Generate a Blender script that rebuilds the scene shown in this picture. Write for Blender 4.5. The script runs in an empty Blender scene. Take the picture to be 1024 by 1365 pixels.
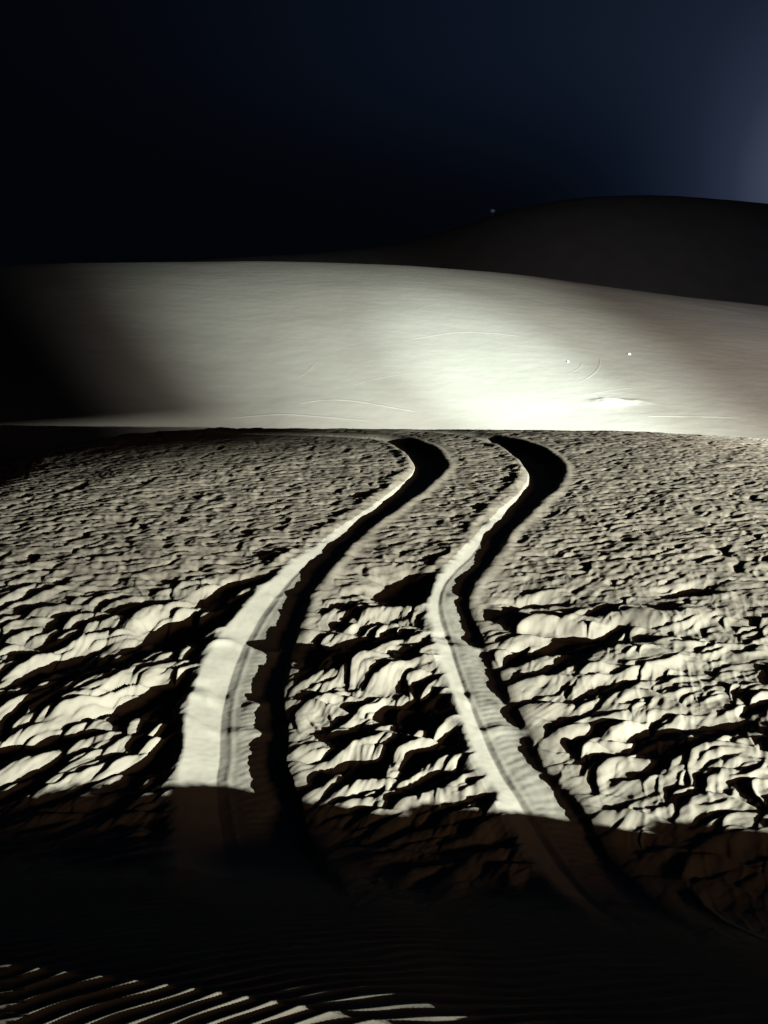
import bpy, bmesh, math
import numpy as np
from mathutils import Vector
H=2.33
PITCH=np.arctan(282.5/986)
def sm(a,b,x):
    t=np.clip((x-a)/(b-a),0,1); return t*t*(3-2*t)
def base(x,y):
    x=np.asarray(x,float); y=np.asarray(y,float)
    z=0.012*(y-4.5)+0.031*np.maximum(y-5,0)
    # rounded crest of the near dune, falling towards the left
    y0=10.6-0.02*np.clip(x,-20,20)
    d=np.maximum(y-y0,0)
    z=z-np.where(d<4.5,0.040*d*d,0.040*4.5*4.5+0.36*(d-4.5)+0.03*(d-4.5)**2)
    l=np.maximum(-x-2.5,0)
    z=z-0.024*l*l*sm(6,11,y)-0.008*l*l
    r=np.maximum(x-3,0); z=z-0.011*r*r*sm(4,9,y)
    # near ridge the camera stands on
    yc=np.where(x<0,1.12-0.23*np.clip(x,-6,6),np.maximum(1.12-0.24*x,0.75))
    zc=sum(np.interp(x+o,[-3,-1,-.2,.5,.9,1.6,2.4,3.5,4.9,7],[.74,.895,.985,.98,1.04,1.03,.87,.85,.755,.64]) for o in (-.3,-.15,0,.15,.3))/5
    zc=zc+sm(2,2.6,x)*(.026*np.sin(x*7.3+1)+.018*np.sin(x*12.7+2*np.sin(x*3.1))+.008*np.sin(x*29.+3*np.sin(x*5.3))+.005*np.sin(x*61.+x*x*3))  # unseen right-hand crest, shaped so its shadow edge falls ragged on the slope
    A=np.where(y<yc,zc-0.06*(yc-y),zc-0.64*(y-yc)-0.0*y)
    # rounded crest
    q=np.exp(-((y-yc)/.07)**2); A=A-.015*q
    w=.22; k=np.clip(.5+.5*(A-z)/w,0,1)
    z=np.where(y<3.6, z+(A-z)*k+w*k*(1-k), z)
    return z
def unproj(px,py,zf=base):
    a=PITCH; dx=(px-512)/986.; dv=(py-682.5)/986.
    # camera dir: forward (0,cos,-sin), up (0,sin,cos)
    D=np.array([dx,np.cos(a)-dv*np.sin(a),-np.sin(a)-dv*np.cos(a)])
    t=np.arange(0.5,80,0.004); P=D[None]*t[:,None]; P[:,2]+=H
    below=P[:,2]<zf(P[:,0],P[:,1])
    i=np.argmax(below) if below.any() else -1
    return (round(P[i,0],2),round(P[i,1],2)) if i>=0 else None
def proj(x,y,z):
    a=PITCH; z=z-H
    dep=y*np.cos(a)-z*np.sin(a); v=-(y*np.sin(a)+z*np.cos(a))
    return 512+986*x/dep, 682.5+986*v/dep
# ---------------------------------------------------------------- noise
_rng = np.random.RandomState(7)
_perm = _rng.permutation(256)
_ang = _rng.rand(256) * 2 * np.pi
_gx, _gy = np.cos(_ang), np.sin(_ang)

def pn(x, y, seed=0):
    """gradient noise, about -0.7 .. 0.7"""
    x = x + seed * 17.31; y = y + seed * 9.73
    ix = np.floor(x).astype(np.int64); iy = np.floor(y).astype(np.int64)
    fx = x - ix; fy = y - iy
    u = fx * fx * fx * (fx * (fx * 6 - 15) + 10); v = fy * fy * fy * (fy * (fy * 6 - 15) + 10)
    def g(a, b):
        h = _perm[(_perm[(ix + a) & 255] + iy + b) & 255]
        return _gx[h] * (fx - a) + _gy[h] * (fy - b)
    a = g(0, 0); b = g(1, 0); c = g(0, 1); d = g(1, 1)
    return (a + (b - a) * u) + ((c + (d - c) * u) - (a + (b - a) * u)) * v

def fbm(x, y, seed=0, n=4):
    s = 0; a = 1.0
    for i in range(n):
        s = s + a * pn(x * 2 ** i, y * 2 ** i, seed + i * 3); a *= 0.5
    return s

# ---------------------------------------------------------------- tracks
TRACK_L = [(-0.1,0.4),(-0.19,1.16),(-0.35,1.9),(-0.72,3.12),(-0.79,3.49),(-0.87,3.95),(-0.90,4.51),(-0.88,5.09),(-0.78,5.78),(-0.62,6.36),(-0.32,7.17),(0.05,8.04),(0.32,8.79),(0.50,9.4),(0.54,10.0),(0.40,10.7),(0.05,11.3),(-0.7,11.6),(-1.6,11.75),(-2.6,11.95),(-3.8,12.5),(-5,13.6)]
TRACK_R = [(0.72,0.4),(0.85,1.26),(0.82,2.37),(0.72,3.01),(0.65,3.3),(0.60,3.64),(0.56,4.03),(0.53,4.41),(0.50,4.85),(0.47,5.35),(0.56,5.86),(0.83,6.45),(1.12,7.17),(1.46,7.9),(1.80,8.63),(2.00,9.3),(2.03,10.1),(1.85,10.9),(1.43,11.6),(0.75,12.15),(-0.1,12.4),(-1.1,12.55),(-2.4,12.8),(-4,15.5)]

def catmull(P, n=14):
    P = np.array(P, float); P = np.vstack([2 * P[0] - P[1], P, 2 * P[-1] - P[-2]]); o = []
    for i in range(1, len(P) - 2):
        for k in range(n):
            t = k / n
            o.append(0.5 * ((2 * P[i]) + (-P[i-1] + P[i+1]) * t + (2*P[i-1] - 5*P[i] + 4*P[i+1] - P[i+2]) * t*t + (-P[i-1] + 3*P[i] - 3*P[i+1] + P[i+2]) * t**3))
    o.append(P[-2]); return np.array(o)

def track_coords(x, y, pts, reach=0.9):
    """signed offset across the track (right positive), distance along it"""
    C = catmull(pts); seg = np.diff(C, axis=0); ln = np.hypot(seg[:, 0], seg[:, 1]); cum = np.r_[0, np.cumsum(ln)]
    S = np.full(x.shape, 9.0); T = np.zeros(x.shape); best = np.full(x.shape, 9.0)
    rowy = y[:, 0]
    for i in range(len(seg)):
        a0 = np.searchsorted(rowy, C[i, 1] - reach - .2); a1 = np.searchsorted(rowy, C[i, 1] + reach + .2)
        if a1 <= a0: continue
        m = np.nonzero(np.abs(x[a0:a1] - C[i, 0]) < reach + .2)
        if len(m[0]) == 0: continue
        m = (m[0] + a0, m[1])
        px = x[m] - C[i, 0]; py = y[m] - C[i, 1]; dx, dy = seg[i] / ln[i]
        t = np.clip(px * dx + py * dy, 0, ln[i]); qx = px - t * dx; qy = py - t * dy
        d = np.hypot(qx, qy); sgn = np.sign(dy * px - dx * py)
        better = d < best[m]
        idx = tuple(a[better] for a in m)
        best[idx] = d[better]; S[idx] = (d * sgn)[better]; T[idx] = (t + cum[i])[better]
    return S, T, cum[-1]

def interp_y(pts, t):
    """y of the track point at distance t"""
    C = catmull(pts); cum = np.r_[0, np.cumsum(np.hypot(*np.diff(C, axis=0).T))]
    return np.interp(t, cum, C[:, 1])

# hollows blown out of the near slope: x, y, half length, half width, direction (deg), depth
HOLLOWS = [(-1.45,5.0,.44,.26,54,.17),(-1.25,5.75,.45,.16,50,.10),(-1.42,3.98,.30,.18,45,.13),(-1.20,3.42,.30,.20,60,.13),
           (.12,5.78,.30,.30,60,.15),(.20,3.93,.22,.13,20,.10),(-.22,3.36,.34,.09,10,.09),(.27,3.55,.16,.10,20,.08),
           (2.5,5.7,.30,.12,10,.08),(1.2,5.45,.26,.11,15,.08),(1.45,4.9,.35,.08,25,.06),(.95,4.55,.35,.09,30,.06),(1.75,3.75,.5,.09,22,.06),(-2.15,4.5,.3,.12,50,.08),(-1.9,3.5,.25,.11,35,.08)]
MOUNDS = [(2.1,5.2,.45,.16,8,.07),(1.25,5.1,.34,.12,8,.06),(1.6,4.5,.55,.13,20,.06),(-1.75,4.1,.35,.12,50,.05),(-.15,4.35,.32,.12,25,.06),(-1.9,5.1,.4,.12,52,.05)]

def lobes(x, y):
    """overlapping wind-blown scallops: long gentle face towards the lamps, short steep lee behind a curved crest"""
    rg = np.random.RandomState(11); out = np.full(x.shape, -.03); rowy = y[:, 0]
    wx = x + .030 * pn(x * 5.5, y * 5.5, 61) + .010 * pn(x * 15, y * 15, 62); wy = y + .030 * pn(x * 5.5, y * 5.5, 63) + .010 * pn(x * 15, y * 15, 64)
    n = 0
    while n < 1900:
        cy = 2.5 + 4.8 * rg.rand() ** 1.15; cx = (rg.rand() * 2 - 1) * (.62 * cy + .4); n += 1
        k = rg.rand(); size = .42 + .85 * k * k
        right = float(sm(.3, 1.6, np.array(cx)))
        size *= 1 - .30 * right
        size *= 1.0 if cy < 4.8 else 1 - .35 * (cy - 4.8) / 2
        th = np.radians(np.interp(cx, [-2.5, -1, .2, 1.2, 3], [50, 48, 36, 26, 16]) + rg.randn() * 9)
        La = (.22 + .15 * rg.rand()) * size * (1 + .25 * right); Lw = (.085 + .03 * rg.rand()) * size; Ll = .022 * size + .008
        A = (.044 + .020 * rg.rand()) * size * (1 - .36 * right); cv = rg.randn() * .55 + .5; lift = rg.randn() * .012 - .028
        R = 2.3 * max(La, Lw)
        a0, a1 = np.searchsorted(rowy, [cy - R, cy + R])
        if a1 <= a0: continue
        m = np.nonzero(np.abs(x[a0:a1] - cx) < R)
        if len(m[0]) == 0: continue
        m = (m[0] + a0, m[1])
        dx = wx[m] - cx; dy = wy[m] - cy; c, s_ = np.cos(th), np.sin(th)
        p = dx * c + dy * s_; q = -dx * s_ + dy * c                 # q grows away from the lamps
        q = q + cv * p * p / La * .8
        g = np.where(q < 0, np.exp(-(q / Lw) ** 2 * (1 + .0 * q)), np.exp(-(q / Ll) ** 2))
        hgt = -.055 + (lift + .055 + A) * g * np.exp(-np.abs(p / La) ** 2.6)
        o = out[m]; d = .018
        kk = np.clip(.5 + .5 * (hgt - o) / d, 0, 1)
        out[m] = o + (hgt - o) * kk + d * kk * (1 - kk)
    return out

def near_height(x, y):
    b = base(x, y)
    far = sm(4.75, 6.5, y + .7 * pn(x * .7, y * .9, 40) + .5 * pn(x * 2.2, y * 2.2, 41))          # 0 near .. 1 beyond the change of texture
    rr = sm(.3, 1.6, x)                                            # right-hand side
    # curved streak coordinate
    g = (1.15 * x - 0.16 * np.clip(x, -3, 3.6) ** 2) * (1 - .85 * sm(5.5, 8.5, y - .6 * x))
    v = y - g
    v = v + .20 * pn(x * 1.4, y * 1.5, 1) + .06 * pn(x * 3.3, v * 3.5, 2)
    u = x * (1 + .25 * rr) + .10 * pn(x * 2, y * 2, 3)
    rid = lambda n, s: s - np.sqrt(n * n + .0012) * 2
    cut_ = lambda n, s: s - np.sqrt(n * n + .004) * 2
    # wind-cut ridges; the crests lean away from the wind side (steep lee faces)
    def field(u, v):
        a = pn(u * 2.1, v * 2.9, 4); b2 = pn(u * 4.2 + .6 * a, v * 5.9, 5); c = pn(u * 8.6 + .4 * b2, v * 12.0, 6)
        return .95 * a + .80 * b2 + .42 * cut_(b2, .35) + .34 * c + .22 * rid(c, .35)
    u = u * (1.45 - .70 * rr)
    f0 = field(u, v)
    ks = .05
    f = field(u + ks * .45 * f0, v - ks * 1.0 * f0)
    n4 = pn(u * 15., v * 24., 16); n5 = pn(x * 34., y * 34., 17)
    near = (.020 - .009 * rr) * f + lobes(x, y) + .0060 * n4 + .0012 * n5 + .0050 * pn(x * 10 + 2 * f, y * 11, 19)
    # small scallops on the ridges
    w = (x * .95 - y * .30) + .045 * pn(x * 6, y * 6, 7) + .09 * pn(x * 2, y * 2, 8)
    sc = np.sin(w * 2 * np.pi / .082 + 5 * pn(x * 1.7, y * 1.7, 21) + 1.5 * pn(x * 9, y * 9, 24))
    near = near + (.0015 + .0020 * rr) * sc * (.6 + .4 * sc) * sm(-.12, .25, pn(x * 2.1, v * 4, 9) + .18 * rr)
    near = near * (1 - .20 * rr)
    # finer texture of the far part of the slope
    uf = x + .06 * pn(x * 4, y * 4, 10); vf = y - .12 * x * (1 - sm(0, 3, x)) + .55 * sm(.5, 3, x) * -x * .35 + .10 * pn(x * 1.5, y * 2.2, 11)
    uf = uf * 1.25; vf = vf * 1.3
    f1 = pn(uf * 3.0, vf * 5.2, 12); f2 = pn(uf * 6.5, vf * 10., 13); f3 = pn(uf * 1.0, vf * 1.3, 14)
    f4 = pn(uf * 13., vf * 19., 18); f1s = pn(uf * 3.0 + .22 * f1, vf * 5.2 - .5 * f1, 12)
    fe = (.026 * rid(f1s, .35) + .020 * f1s + .014 * rid(f2, .4) + .012 * f2 + .006 * f4)
    rp = np.sin((vf + .03 * pn(x * 5, y * 5, 22)) * 2 * np.pi / .15 + 2.4 * f3 + 2.5 * f1)
    fe = fe + .0045 * rp * sm(-.2, .25, pn(x * 1.8, y * 1.8, 23)) * (1 - .4 * sm(0, 3, x))
    farr = fe * (1 + .25 * sm(7.5, 5.6, y)) * (1.0 - .25 * sm(8, 12.5, y)) + .03 * f3
    farr = farr * (.9 + .1 * sm(2, -2, x))
    amp_in = sm(2.6, 3.4, y) * .35 + .65
    rel = near * (1 - far) * amp_in + farr * far
    # near ridge: long clean wind ripples, everything else faded out
    nr = sm(2.3, 1.75, y + .18 * x)
    q = (y * .93 - x * .33 + .10 * x * x) + .035 * pn(x * 1.6, y * 2.2, 31) + .012 * pn(x * 5, y * 5, 32)
    ph = q / .046 + .8 * pn(x * 1.3, y * 1.3, 33) * 2 + .9 * pn(x * 3.1, y * 4.5, 35)
    fr = ph - np.floor(ph)
    rip = np.where(fr < .66, fr / .66, (1 - fr) / .34)
    rip = rip ** 2.2
    rel = rel * (1 - nr) + (.0044 * (rip - .5) * (1 + .5 * pn(x * 3, y * 3, 34))) * nr * sm(-.6, 0.2, y)
    rel = rel * sm(26, 15, y) 
    h = b + rel
    hol = np.zeros_like(h)
    wx = x + .16 * pn(x * 2.2, y * 2.2, 50) + .04 * pn(x * 7, y * 7, 51); wy = y + .20 * pn(x * 2.2, y * 2.2, 52) + .04 * pn(x * 7, y * 7, 53)
    for L, sg in ((HOLLOWS, -1), (MOUNDS, 1)):
        for cx, cy, a, bb, dg, dp in L:
            c, s = np.cos(np.radians(dg)), np.sin(np.radians(dg))
            e = (((wx - cx) * c + (wy - cy) * s) / a) ** 2 + ((-(wx - cx) * s + (wy - cy) * c) / bb) ** 2
            k = np.exp(-e ** 1.5)
            h = h + sg * dp * (.78 if sg < 0 else 1) * k
            if sg < 0: hol = np.maximum(hol, k)
    near_height.far = far
    return h, b

def rut(h, b, S, T, Y, seed, wl, wr, depth, x, y, bh=.028, bl=.018):
    """press one rut: gentle left bank, flat floor, steep right bank and a spoil berm"""
    edge = .075 * pn(T * 2.6, T * 0 + seed, seed) + .004 * pn(T * 9., T * 0 + seed, seed + 1)
    l = -wl + .02 * pn(T * 2.1, T * 0, seed + 2) + .008 * pn(T * 12., T * 0, seed + 5); r = wr + edge * .5
    bank = .05
    cut = sm(l - .09, l + .05, S) * (1 - sm(r - .006, r + bank, S))
    floor = b - depth - .010 * sm(0, r, S)
    # two pressed lanes, long scuffs and cross bars of the tread
    for c0, a0 in ((3.70, .012), (3.98, .014), (4.12, -.012), (4.72, .016), (4.90, -.014), (5.6, .012), (8.1, .012)):
        floor = floor + a0 * np.exp(-((Y - c0 - .10 * pn(S * 5, Y * 0 + c0 + seed, seed)) / .05) ** 2) * sm(-.2, .2, pn(S * 4, Y * 0 + c0 * 3, seed) + .12)
    floor = floor + .0022 * np.exp(-((S + wl * .12 + .02 * pn(T * 1.5, T * 0, seed + 7)) / .018) ** 2)
    floor = floor + .0007 * np.sin(T * 2 * np.pi / .055 + 20 * pn(T * 1.3, S * 3, 70)) * sm(-.02, .04, S) + .012 * pn(T * 2.6, S * 2, seed + 3) + .004 * pn(T * 7, S * 6, seed + 4) + .0012 * pn(T * 30, S * 24, seed + 9)
    lf = floor + .35 * np.maximum(-(S + wl * .3), 0)                 # the left bank rises gently
    cl = sm(r + .34, r + .04, S) * sm(-.1, .1, S) * .92
    h = h + (b - .004 + .12 * (h - b) - h) * cl
    hh = h * (1 - cut) + lf * cut
    berm = bh * np.exp(-((S - r - .085) / .065) ** 2) * (1 + .7 * pn(T * 2.2, S * 3, seed + 6)) + bl * np.exp(-((S - l + .12) / .07) ** 2) * (1 + (1.4 - .9 * sm(.02, .03, bl)) * pn(T * 3, S * 4, seed + 8))
    return hh + berm * (np.abs(S) < .85), cut

def build_near():
    r1 = np.linspace(-6, .70, 40)
    r2 = [.72]
    while r2[-1] < 15.5: r2.append(r2[-1] + min(max(ROW_K * r2[-1] ** 2, .0024 if .9 < r2[-1] < 1.6 else .006), .02))
    # denser where the slope is seen
    r3 = np.linspace(15.7, 24, 30)
    Y = np.r_[r1, r2, r3]
    t = np.linspace(-.62, .64, N_COLS)
    so = np.r_[np.linspace(0, 1, 46)[1:] ** 1.6 * 13]
    cols = []
    ye = np.maximum(Y, .9)
    for s in so[::-1]: cols.append(t[0] * ye - s)
    left = np.array(cols)
    mid = t[:, None] * ye[None]
    sr = np.r_[np.linspace(0, 6, 150)[1:], np.linspace(6.1, 13, 30)]
    right = np.array([t[-1] * ye + s for s in sr])
    X = np.vstack([left, mid, right]).T                      # rows x cols
    YY = np.repeat(Y[:, None], X.shape[1], 1)
    h, b = near_height(X, YY)
    far_zone = near_height.far
    kind = np.zeros(X.shape)
    for k, (pts, seed) in enumerate(((TRACK_L, 60), (TRACK_R, 80))):
        S, T, _ = track_coords(X, YY, pts)
        yy = interp_y(pts, T)
        cv = np.where(yy < 10.3, np.exp(-((yy - 10.3) / 1.9) ** 2), .75 + .25 * np.exp(-((yy - 10.3) / 1.2) ** 2))              # deeper and wider where the wheels ploughed the bend
        nearw = sm(7.5, 4.2, yy)
        if k == 0:
            wl = .11 + .22 * nearw + .02 * cv; wr = .12 + .11 * nearw + .14 * cv; dp = .034 + .0 * nearw + .11 * cv
        else:
            wl = .11 + .06 * nearw + .02 * cv; wr = .12 + .05 * nearw + .19 * cv; dp = .030 - .022 * nearw + .13 * cv
        hook = sm(11.0, 11.7, yy); dp = dp * (1 - .75 * hook)
        fade = sm(1.7, 2.5, yy)
        h2, cut = rut(h, b, S, T, YY, seed, wl, wr, dp, X, YY, .028 - (.015 if k == 0 else .020) * nearw, .018 + .010 * hook)
        h = h + (h2 - h) * fade
        kind[(cut > .5) & (yy > 2.3) & (yy < 14.6)] = k + 1
    return X, YY, h, kind, far_zone

def smooth_mesh(name, co, faces):
    me = bpy.data.meshes.new(name)
    me.vertices.add(len(co)); me.vertices.foreach_set('co', co.astype(np.float32).ravel())
    nf = len(faces)
    me.loops.add(nf * 4); me.loops.foreach_set('vertex_index', faces.astype(np.int32).ravel())
    me.polygons.add(nf); me.polygons.foreach_set('loop_start', np.arange(0, nf * 4, 4, dtype=np.int32))
    me.polygons.foreach_set('use_smooth', np.ones(nf, dtype=bool))
    me.update(calc_edges=True)
    return me

def grid_faces(nr, nc):
    i = np.arange((nr - 1) * (nc - 1)); r = i // (nc - 1); c = i % (nc - 1); a = r * nc + c
    return np.stack([a, a + 1, a + nc + 1, a + nc], 1)

def link(name, me, mat, parent=None):
    o = bpy.data.objects.new(name, me); SC.collection.objects.link(o)
    if mat: me.materials.append(mat)
    if parent: o.parent = parent
    return o

def tag(o, label, cat, group=None):
    o['label'] = label; o['category'] = cat
    if group: o['group'] = group
    return o

# ---------------------------------------------------------------- far ground
CR_T = np.array([-1.0761, -0.6868, -0.4931, -0.3484, -0.204, -0.1078, 0.0463, 0.1817, 0.3285, 0.5003, 0.7766, 1.1837])
CR_E = np.array([0.026, 0.0371, 0.0426, 0.0453, 0.0462, 0.0462, 0.0408, 0.0307, 0.0112, -0.0075, -0.0379, -0.0766])
H2_T = np.array([-1.3693, -0.4939, -0.2037, -0.0307, 0.0553, 0.1213, 0.1773, 0.2707, 0.3648, 0.4826, 0.7501, 1.2457])
H2_E = np.array([0.0186, 0.0371, 0.0508, 0.0608, 0.0752, 0.0984, 0.1142, 0.1256, 0.1247, 0.116, 0.0824, 0.0279])

def smooth_interp(t, T, E):
    n = 9; s = 0
    for k in range(n): s = s + np.interp(t + (k - n // 2) * .012, T, E)
    return s / n

def far_height(x, y):
    t = x / np.maximum(y, 5)
    yc = 60 + 6 * t
    zc = H + yc * smooth_interp(t, CR_T, CR_E)
    vz = -3.75 - 1.5 * sm(-.12, -.5, t) + .9*sm(.08,.38,t)
    ys = 24 - 9 * sm(-.15, -.5, t)
    k = np.clip((y - ys) / (yc - ys), 0, 1)
    f = k * k * (3 - 2 * k) * .35 + np.sin(k * np.pi / 2) * .65
    up = vz + (zc - vz) * f
    dn = zc - .16 * (y - yc) - .0045 * (y - yc) ** 2 * (y < yc + 40) - (y >= yc + 40) * .0045 * 1600
    z = np.where(y < yc, up, np.maximum(dn, -9))
    # broad smooth swells and faint wind texture
    z = z + .16 * pn(x * .06, y * .09, 90) * sm(26, 36, y) + .05 * pn(x * .18, y * .3, 91) + .012 * pn(x * .9, y * 1.6, 92) + .006 * pn(x * 2.6, y * 4, 93)
    hx, hy = np.clip(x, -1e3, 1e3), y
    return z

def build_far():
    Y = np.r_[np.linspace(15, 24, 10)[:-1], np.linspace(24, 68, 480), np.linspace(68.5, 105, 40)]
    t = np.r_[np.linspace(-1.3, -.62, 40)[:-1], np.linspace(-.62, .64, 560), np.linspace(.65, 1.3, 40)]
    X = t[None] * Y[:, None]; YY = np.repeat(Y[:, None], len(t), 1)
    return X, YY, far_height(X, YY)
STREAKS = [
 ([(0.86,37.77),(2.61,38.92),(4.23,39.7),(5.8,39.7),(7.33,39.43)], .20, .022, 'long thin pale arc of an old wheel mark high on the lit slope'),
 ([(-3.47,30.62),(-2.26,30.99),(-1.0,30.84),(.25,30.44),(1.47,30.07)], .18, .03, 'pale curved wheel mark low on the slope left of the bright spot'),
 ([(10.63,36.99),(10.1,35.36),(9.33,33.99),(8.61,33.13)], .14, .018, 'faint hooked wheel mark between the two white stones, the outer of the pair'),
 ([(9.51,36.02),(9.08,35.13),(8.34,34.17)], .12, .015, 'faint short hooked wheel mark beneath the left white stone, inner of the pair'),
 ([(10.26,28.82),(12.43,29.08),(14.07,29.09)], .25, .035, 'low bright wheel mark skimming the crest line at the far right'),
 ([(-6.32,29.28),(-4.59,29.7),(-2.46,29.47),(-.36,29.19)], .20, .025, 'faint wide wheel mark just above the crest line, left of the ruts'),
 ([(-3.87,32.94),(-3.44,33.74),(-3.12,34.8)], .13, .015, 'faint short slanting wheel mark alone on the dim left of the lit slope'),
 ([(2.66,29.64),(5.2,30.49),(7.88,31.37),(10.41,32.38),(12.63,33.09)], .14, .012, 'barely visible long wheel mark rising to the right below the white stones'),
 ([(-1.37,32.42),(-.4,33.19),(1.64,34.14)], .12, .012, 'barely visible short wheel mark rising to the right, left of the bright spot'),
]
STONES = [(8.82, 36.05, .055, .05, .05, 1, 'tiny round white stone on the lit slope, the left one of two'),
          (12.24, 37.67, .12, .065, .06, 2, 'small oblong white stone on the lit slope, the right one of two')]
HUMMOCK = (9.2, 30.6)
LAMP = (20.14, 147, 18.22)
SLOT = (.1172, .225, -.035)
LAMPS = [
 ('work_lamp', (17, -6, 3.2), (.8, 6.6, 0), 88000, 62, 1.0, (.98, 1.0, .90), .035),
 ('marker_lamp', (15.3, -8.2, 4.7), (.5, 3.0, 0), 2300, 44, 1.0, (1.0, .54, .28), 2.0),
 ('driving_and_fill_lamp', (17, -6, 4.6), (12.0, 39, -2.5), 165000, 68, 1.0, (1.0, .90, .82), .06),
 ('driving_and_fill_lamp', (17, -6, 4.7), (2.6, 37.5, -.6), 310000, 35, 1.0, (.88, 1.0, .94), .06),
 ('driving_and_fill_lamp', (17, -6, 4.9), (5.3, 34.8, -1.2), 290000, 15, 1.0, (.82, 1.0, .97), .06),
 ('driving_and_fill_lamp', (17, -6, 5.0), (70, 150, 16), 130000, 44, 1.0, (.88, .86, 1.0), .06),  # added fill that lifts the dark hill, not part of the headlight beam
]
GLOWS = [((.60, 1.08, .13), 90, .58), ((.64, 1.0, .22), 26, .10), ((.55, 1, .50), 5, .24)]
HORIZON_DIM = (.08, .28, .18, 1.0)
SKY_RAMP = [(.05,(.0011,.0019,.0038)),(.20,(.0045,.0078,.0170)),(.35,(.0100,.0148,.0300)),(.5,(.020,.027,.050)),(.65,(.045,.058,.095)),(.8,(.09,.11,.17))]
SKYMIX = 0.0
SC = bpy.context.scene
ROW_K, N_COLS = .0006, 1050

# ---------------------------------------------------------------- materials
def sand_material(name, c1, c2, c3=None, c4=None, grain=900., gstr=.25, gdist=.0015, rough=.92, mid=14.):
    m = bpy.data.materials.new(name); m.use_nodes = True; nt = m.node_tree; N = nt.nodes; L = nt.links
    b = N['Principled BSDF']; b.inputs['Roughness'].default_value = rough
    b.inputs['Specular IOR Level'].default_value = .15
    tc = N.new('ShaderNodeTexCoord')
    n1 = N.new('ShaderNodeTexNoise'); n1.inputs['Scale'].default_value = mid; n1.inputs['Detail'].default_value = 6
    n2 = N.new('ShaderNodeTexNoise'); n2.inputs['Scale'].default_value = grain; n2.inputs['Detail'].default_value = 2
    for n in (n1, n2): L.new(tc.outputs['Object'], n.inputs['Vector'])
    mx = N.new('ShaderNodeMix'); mx.data_type = 'RGBA'
    mx.inputs[6].default_value = (*c1, 1); mx.inputs[7].default_value = (*c2, 1)
    r = N.new('ShaderNodeMapRange'); r.inputs[1].default_value = .3; r.inputs[2].default_value = .7
    ad = N.new('ShaderNodeMath'); ad.operation = 'MULTIPLY_ADD'; ad.inputs[1].default_value = .5
    L.new(n2.outputs['Fac'], ad.inputs[0]); 
    hf = N.new('ShaderNodeMath'); hf.operation = 'MULTIPLY'; hf.inputs[1].default_value = .5
    L.new(n1.outputs['Fac'], hf.inputs[0]); L.new(hf.outputs[0], ad.inputs[2])
    L.new(ad.outputs[0], r.inputs[0]); L.new(r.outputs[0], mx.inputs[0])
    out = mx.outputs[2]
    if c3:                                   # darker, browner colours mixed in over the far part
        m2 = N.new('ShaderNodeMix'); m2.data_type = 'RGBA'; m2.inputs[6].default_value = (*c3, 1); m2.inputs[7].default_value = (*c4, 1)
        L.new(r.outputs[0], m2.inputs[0]); at = N.new('ShaderNodeAttribute'); at.attribute_name = 'far_zone'
        m3 = N.new('ShaderNodeMix'); m3.data_type = 'RGBA'; L.new(at.outputs['Fac'], m3.inputs[0]); L.new(out, m3.inputs[6]); L.new(m2.outputs[2], m3.inputs[7]); out = m3.outputs[2]
    L.new(out, b.inputs['Base Color'])
    bp = N.new('ShaderNodeBump'); bp.inputs['Strength'].default_value = gstr; bp.inputs['Distance'].default_value = gdist
    L.new(n2.outputs['Fac'], bp.inputs['Height']); L.new(bp.outputs['Normal'], b.inputs['Normal'])
    return m

SAND = sand_material('wind_rippled_sand', (.19, .178, .145), (.26, .245, .205), (.158, .142, .115), (.22, .198, .163))
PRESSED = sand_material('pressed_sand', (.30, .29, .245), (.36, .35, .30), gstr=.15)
FAR = sand_material('far_sand', (.23, .22, .19), (.26, .25, .22), grain=22., gstr=.25, gdist=.03, mid=.5)
PALE = sand_material('pale_stone', (.80, .80, .76), (.88, .88, .85), grain=60., gstr=.1)
DARKENED = sand_material('darkened_hill', (.030, .029, .030), (.045, .043, .043), grain=12., gstr=.3, gdist=.05, mid=.3)  # the hill's lack of light is put into this dark base colour
CREST = sand_material('disturbed_pale_sand', (.60, .58, .50), (.68, .66, .58), grain=60., gstr=.2, gdist=.01)

# ---------------------------------------------------------------- near dune and its two tyre tracks
X, Y, Z, K, FAR_ZONE = build_near()
nr, nc = X.shape
co = np.stack([X, Y, Z], -1).reshape(-1, 3)
F = grid_faces(nr, nc)
kf = K.reshape(-1)[F]
fk = np.where((kf == 1).sum(1) >= 3, 1, np.where((kf == 2).sum(1) >= 3, 2, 0))
full = smooth_mesh('tmp', co, F)
nrm = np.empty(len(co) * 3, np.float32); full.vertex_normals.foreach_get('vector', nrm); nrm = nrm.reshape(-1, 3)
bpy.data.meshes.remove(full)

def piece(name, which, mat):
    f = F[fk == which]; ids, inv = np.unique(f, return_inverse=True)
    me = smooth_mesh(name, co[ids], inv.reshape(f.shape))
    at = me.attributes.new('far_zone', 'FLOAT', 'POINT'); at.data.foreach_set('value', FAR_ZONE.ravel()[ids].astype(np.float32))
    try: me.normals_split_custom_set_from_vertices(nrm[ids])
    except Exception as e: print('normals', e)
    return link(name, me, mat)

g = piece('sand_dune', 0, SAND); g['kind'] = 'structure'
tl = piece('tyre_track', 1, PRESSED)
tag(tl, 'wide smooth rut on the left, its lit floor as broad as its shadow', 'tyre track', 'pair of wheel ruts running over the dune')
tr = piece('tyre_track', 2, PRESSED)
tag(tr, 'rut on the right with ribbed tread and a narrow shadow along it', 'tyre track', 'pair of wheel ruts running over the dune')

# ---------------------------------------------------------------- ground beyond
X, Y, Z = build_far()
o = link('sand_valley', smooth_mesh('sand_valley', np.stack([X, Y, Z], -1).reshape(-1, 3), grid_faces(*X.shape)), FAR); o['kind'] = 'structure'
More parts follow.
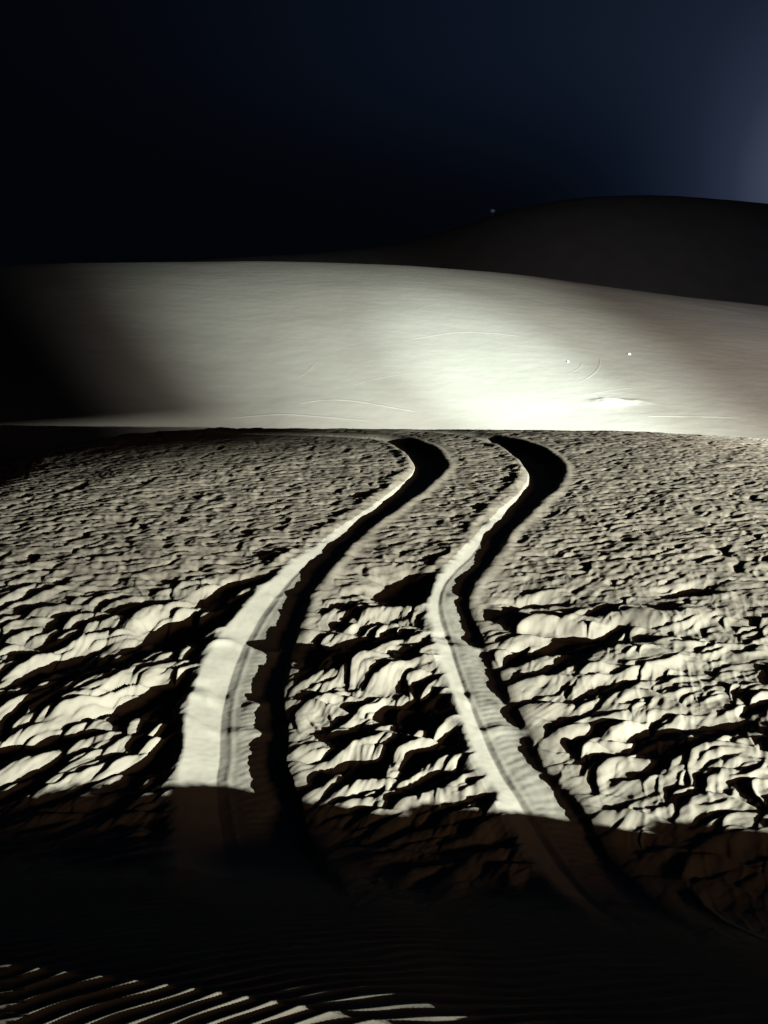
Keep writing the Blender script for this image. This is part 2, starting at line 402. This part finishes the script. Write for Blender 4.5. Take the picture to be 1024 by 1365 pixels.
# dark dune behind it
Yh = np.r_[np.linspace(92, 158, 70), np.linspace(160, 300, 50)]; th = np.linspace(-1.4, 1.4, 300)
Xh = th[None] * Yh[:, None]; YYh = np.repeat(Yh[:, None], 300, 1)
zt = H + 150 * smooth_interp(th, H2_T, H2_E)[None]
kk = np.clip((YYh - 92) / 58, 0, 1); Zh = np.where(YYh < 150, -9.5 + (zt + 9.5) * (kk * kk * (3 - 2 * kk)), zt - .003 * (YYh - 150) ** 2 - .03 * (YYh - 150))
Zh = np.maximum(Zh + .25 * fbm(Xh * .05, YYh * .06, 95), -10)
o = link('dark_hill', smooth_mesh('dark_hill', np.stack([Xh, YYh, Zh], -1).reshape(-1, 3), grid_faces(*Xh.shape)), DARKENED); o['kind'] = 'structure'
# one sheet to the horizon
a = np.linspace(0, 2 * np.pi, 97)[:-1]; rad = [0.01, 30, 80, 200, 600, 2000, 4000]
vs = np.array([(r * np.cos(q), 40 + r * np.sin(q), -10.3) for r in rad for q in a])
i = np.arange(96); fs = np.vstack([np.stack([k * 96 + i, k * 96 + (i + 1) % 96, (k + 1) * 96 + (i + 1) % 96, (k + 1) * 96 + i], 1) for k in range(len(rad) - 1)])[:, ::-1]
o = link('desert_ground', smooth_mesh('desert_ground', vs, fs), FAR); o['kind'] = 'structure'

# ---------------------------------------------------------------- marks and things on the lit slope
def fh(x, y): return float(far_height(np.array([x]), np.array([y]))[0])
def streak(pts, width, height, label, cat='tyre track', name='tyre_track', mat=FAR):
    C = catmull(pts, 10); n = len(C); d = np.gradient(C, axis=0); d /= np.hypot(d[:, 0], d[:, 1])[:, None]
    nx, ny = d[:, 1], -d[:, 0]
    prof = [(-1, -.03), (-.6, .35), (-.15, 1), (.2, .8), (.6, .1), (1, -.03)]
    W = width * (np.sin(np.linspace(0, np.pi, n)) ** .5 * .8 + .2); out = []
    for k in range(n):
        for s, hh in prof:
            x = C[k, 0] + nx[k] * s * W[k] / 2; y = C[k, 1] + ny[k] * s * W[k] / 2
            out.append((x, y, fh(x, y) + .004 + height * hh * (.7 + .8 * float(pn(np.array([k * .37]), np.array([s * .5]), 5)[0])) * W[k] / width))
    o = link(name, smooth_mesh(name, np.array(out), grid_faces(n, len(prof))), mat)
    return tag(o, label, cat)
for args in STREAKS: streak(*args)

def stone(x, y, sx, sy, sz, seed, label):
    bm = bmesh.new(); bmesh.ops.create_icosphere(bm, subdivisions=2, radius=1)
    for v in bm.verts:
        q = 1 + .35 * float(pn(np.array([v.co.x * 1.3 + seed]), np.array([v.co.y * 1.3 + v.co.z]), seed)[0])
        v.co = Vector((v.co.x * sx * q, v.co.y * sy * q, v.co.z * sz * q))
    me = bpy.data.meshes.new('stone'); bm.to_mesh(me); bm.free()
    o = link('stone', me, PALE); o.location = (x, y, fh(x, y) + sz * .5); o.rotation_euler = (0, 0, seed)
    return tag(o, label, 'stone')
for args in STONES: stone(*args)

# low hummock of blown sand by the crest
cx, cy = HUMMOCK
gx, gy = np.meshgrid(np.linspace(-1.6, 2.6, 90), np.linspace(-1.3, 1.3, 60))
hx, hy = cx + gx, cy + gy
e = np.exp(-((gx - .10 * 0) / .55) ** 2 - (gy / .40) ** 2) * .16 + np.exp(-((gx - .9) / .8) ** 2 - ((gy - .1) / .3) ** 2) * .07 
e = e * (1 + .8 * pn(hx * 2.3, hy * 2.6, 44)) 
fade = np.clip(1.25 - np.maximum(np.abs(gx - .5) / 2.1, np.abs(gy) / 1.3), 0, .25) * 4
hz = far_height(hx, hy) + np.maximum(e, 0) * fade + .002 * fade - .02 * (1 - fade)
o = link('sand_hummock', smooth_mesh('sand_hummock', np.stack([hx, hy, hz], -1).reshape(-1, 3), grid_faces(*gx.shape)), FAR)
tag(o, 'small low hummock of lumpy pale sand just above the crest line, right of the ruts', 'sand hummock')

# far-off lamp behind the dark dune's left foot
m = bpy.data.materials.new('lamp_glow'); m.use_nodes = True; nt = m.node_tree; nt.nodes.clear()
em = nt.nodes.new('ShaderNodeEmission'); em.inputs[0].default_value = (.30, .42, .62, 1); em.inputs[1].default_value = .07
mo = nt.nodes.new('ShaderNodeOutputMaterial'); nt.links.new(em.outputs[0], mo.inputs[0])
lx, ly, lz = LAMP
root = bpy.data.objects.new('distant_lamp', None); SC.collection.objects.link(root); root.location = (lx, ly, lz)
tag(root, 'tiny faint bluish light at the left foot of the dark hill under the night sky', 'lamp')
bm = bmesh.new(); bmesh.ops.create_uvsphere(bm, u_segments=16, v_segments=10, radius=.28)
for v in bm.verts: v.co.x *= 1.5
me = bpy.data.meshes.new('lens'); bm.to_mesh(me); bm.free(); link('lens', me, m, root)
bm = bmesh.new(); bmesh.ops.create_cone(bm, cap_ends=True, segments=10, radius1=.12, radius2=.08, depth=6)
me = bpy.data.meshes.new('pole'); bm.to_mesh(me); bm.free(); p = link('pole', me, DARKENED, root); p.location = (0, 0.5, -3)

# ---------------------------------------------------------------- light
def spot(name, loc, target, watts, size, blend, col, rad=.06):
    l = bpy.data.lights.new(name, 'SPOT'); l.energy = watts; l.spot_size = math.radians(size); l.spot_blend = blend
    l.color = col; l.shadow_soft_size = rad
    o = bpy.data.objects.new(name, l); SC.collection.objects.link(o); o.location = loc
    o.rotation_euler = (Vector(target) - Vector(loc)).to_track_quat('-Z', 'Y').to_euler()
    return o
for a in LAMPS: spot(*a)

# added light blocker, out of view: two plates narrow the work lamp's beam
sx, sy, sz = LAMPS[0][1]; az = math.radians(52); fx, fy = -math.sin(az), math.cos(az); qx, qy = fy, -fx
root = bpy.data.objects.new('light_blocker', None); SC.collection.objects.link(root); root.location = (sx, sy, sz)
tag(root, 'added slotted light blocker standing in front of the work lamp, outside the view', 'light blocker')
for nm, z0, z1 in (('upper_plate', -4 * SLOT[0], .35), ('lower_plate', -3.0, -4 * SLOT[1])):
    bm = bmesh.new(); bmesh.ops.create_cube(bm, size=1)
    for v in bm.verts:
        a_, b_, c_ = v.co.x * 6.4 - .8, v.co.y * .01, v.co.z
        z0_, z1_ = (z0 + SLOT[2] * a_, z1) if z1 > 0 else (z0, z1)
        v.co = Vector((fx * (4 + b_) + qx * a_, fy * (4 + b_) + qy * a_, (z0_ + z1_) / 2 + c_ * (z1_ - z0_)))
    bmesh.ops.bevel(bm, geom=bm.edges[:], offset=.002, segments=1)
    me = bpy.data.meshes.new(nm); bm.to_mesh(me); bm.free(); link(nm, me, DARKENED, root)

# ---------------------------------------------------------------- night sky
w = bpy.data.worlds.new('World'); SC.world = w; w.use_nodes = True; nt = w.node_tree; N = nt.nodes; L = nt.links
bg = N['Background']
geo = N.new('ShaderNodeTexCoord')
def math_(op, a, b=None, c=None):
    n = N.new('ShaderNodeMath'); n.operation = op
    for k, v in enumerate((a, b, c)):
        if v is None: continue
        if isinstance(v, (int, float)): n.inputs[k].default_value = v
        else: L.new(v, n.inputs[k])
    return n.outputs[0]
def glow(direction, power, strength):
    d = Vector(direction).normalized()
    n = N.new('ShaderNodeVectorMath'); n.operation = 'DOT_PRODUCT'; L.new(geo.outputs['Generated'], n.inputs[0]); n.inputs[1].default_value = d
    return math_('MULTIPLY', math_('POWER', math_('MAXIMUM', n.outputs['Value'], 0.0), power), strength)
sxyz = N.new('ShaderNodeSeparateXYZ'); L.new(geo.outputs['Generated'], sxyz.inputs[0])
mr = N.new('ShaderNodeMapRange'); mr.interpolation_type = 'SMOOTHSTEP'; L.new(sxyz.outputs['Z'], mr.inputs[0])
for k_, v_ in zip((1, 2, 3, 4), HORIZON_DIM): mr.inputs[k_].default_value = v_
tot = math_('ADD', math_('ADD', glow(*GLOWS[0]), glow(*GLOWS[1])), math_('MULTIPLY', glow(*GLOWS[2]), mr.outputs[0]))
mx = N.new('ShaderNodeMix'); mx.data_type = 'RGBA'
mx.inputs[6].default_value = (.010, .020, .050, 1); mx.inputs[7].default_value = (.30, .36, .52, 1)
sky = N.new('ShaderNodeTexSky'); sky.sky_type = 'NISHITA'; sky.sun_disc = False
sky.sun_elevation = math.radians(-6); sky.sun_rotation = math.radians(35)
col = N.new('ShaderNodeValToRGB'); cr = col.color_ramp
cr.elements[0].position = 0; cr.elements[0].color = (.0006, .0010, .0020, 1)
cr.elements[1].position = 1; cr.elements[1].color = (.30, .35, .48, 1)
for p, c in SKY_RAMP:
    e = cr.elements.new(p); e.color = (*c, 1)
L.new(tot, col.inputs[0])
add = N.new('ShaderNodeMix'); add.data_type = 'RGBA'; add.blend_type = 'ADD'; add.inputs[0].default_value = SKYMIX
L.new(col.outputs[0], add.inputs[6]); L.new(sky.outputs[0], add.inputs[7])
L.new(add.outputs[2], bg.inputs['Color']); bg.inputs['Strength'].default_value = 1.0

# ---------------------------------------------------------------- camera
cam = bpy.data.cameras.new('camera'); co_ = bpy.data.objects.new('camera', cam); SC.collection.objects.link(co_)
co_.location = (0, 0, H); co_.rotation_euler = (math.pi / 2 - PITCH, 0, 0)
cam.sensor_fit = 'VERTICAL'; cam.sensor_height = 36; cam.lens = 36 * 986 / 1365
cam.clip_start = .05; cam.clip_end = 9000
SC.camera = co_
SC.cycles.diffuse_bounces = 0      # hard blacks of a night exposure
vs_ = SC.view_settings; vs_.view_transform = 'Standard'; vs_.look = 'None'; vs_.exposure = 0; vs_.gamma = 1
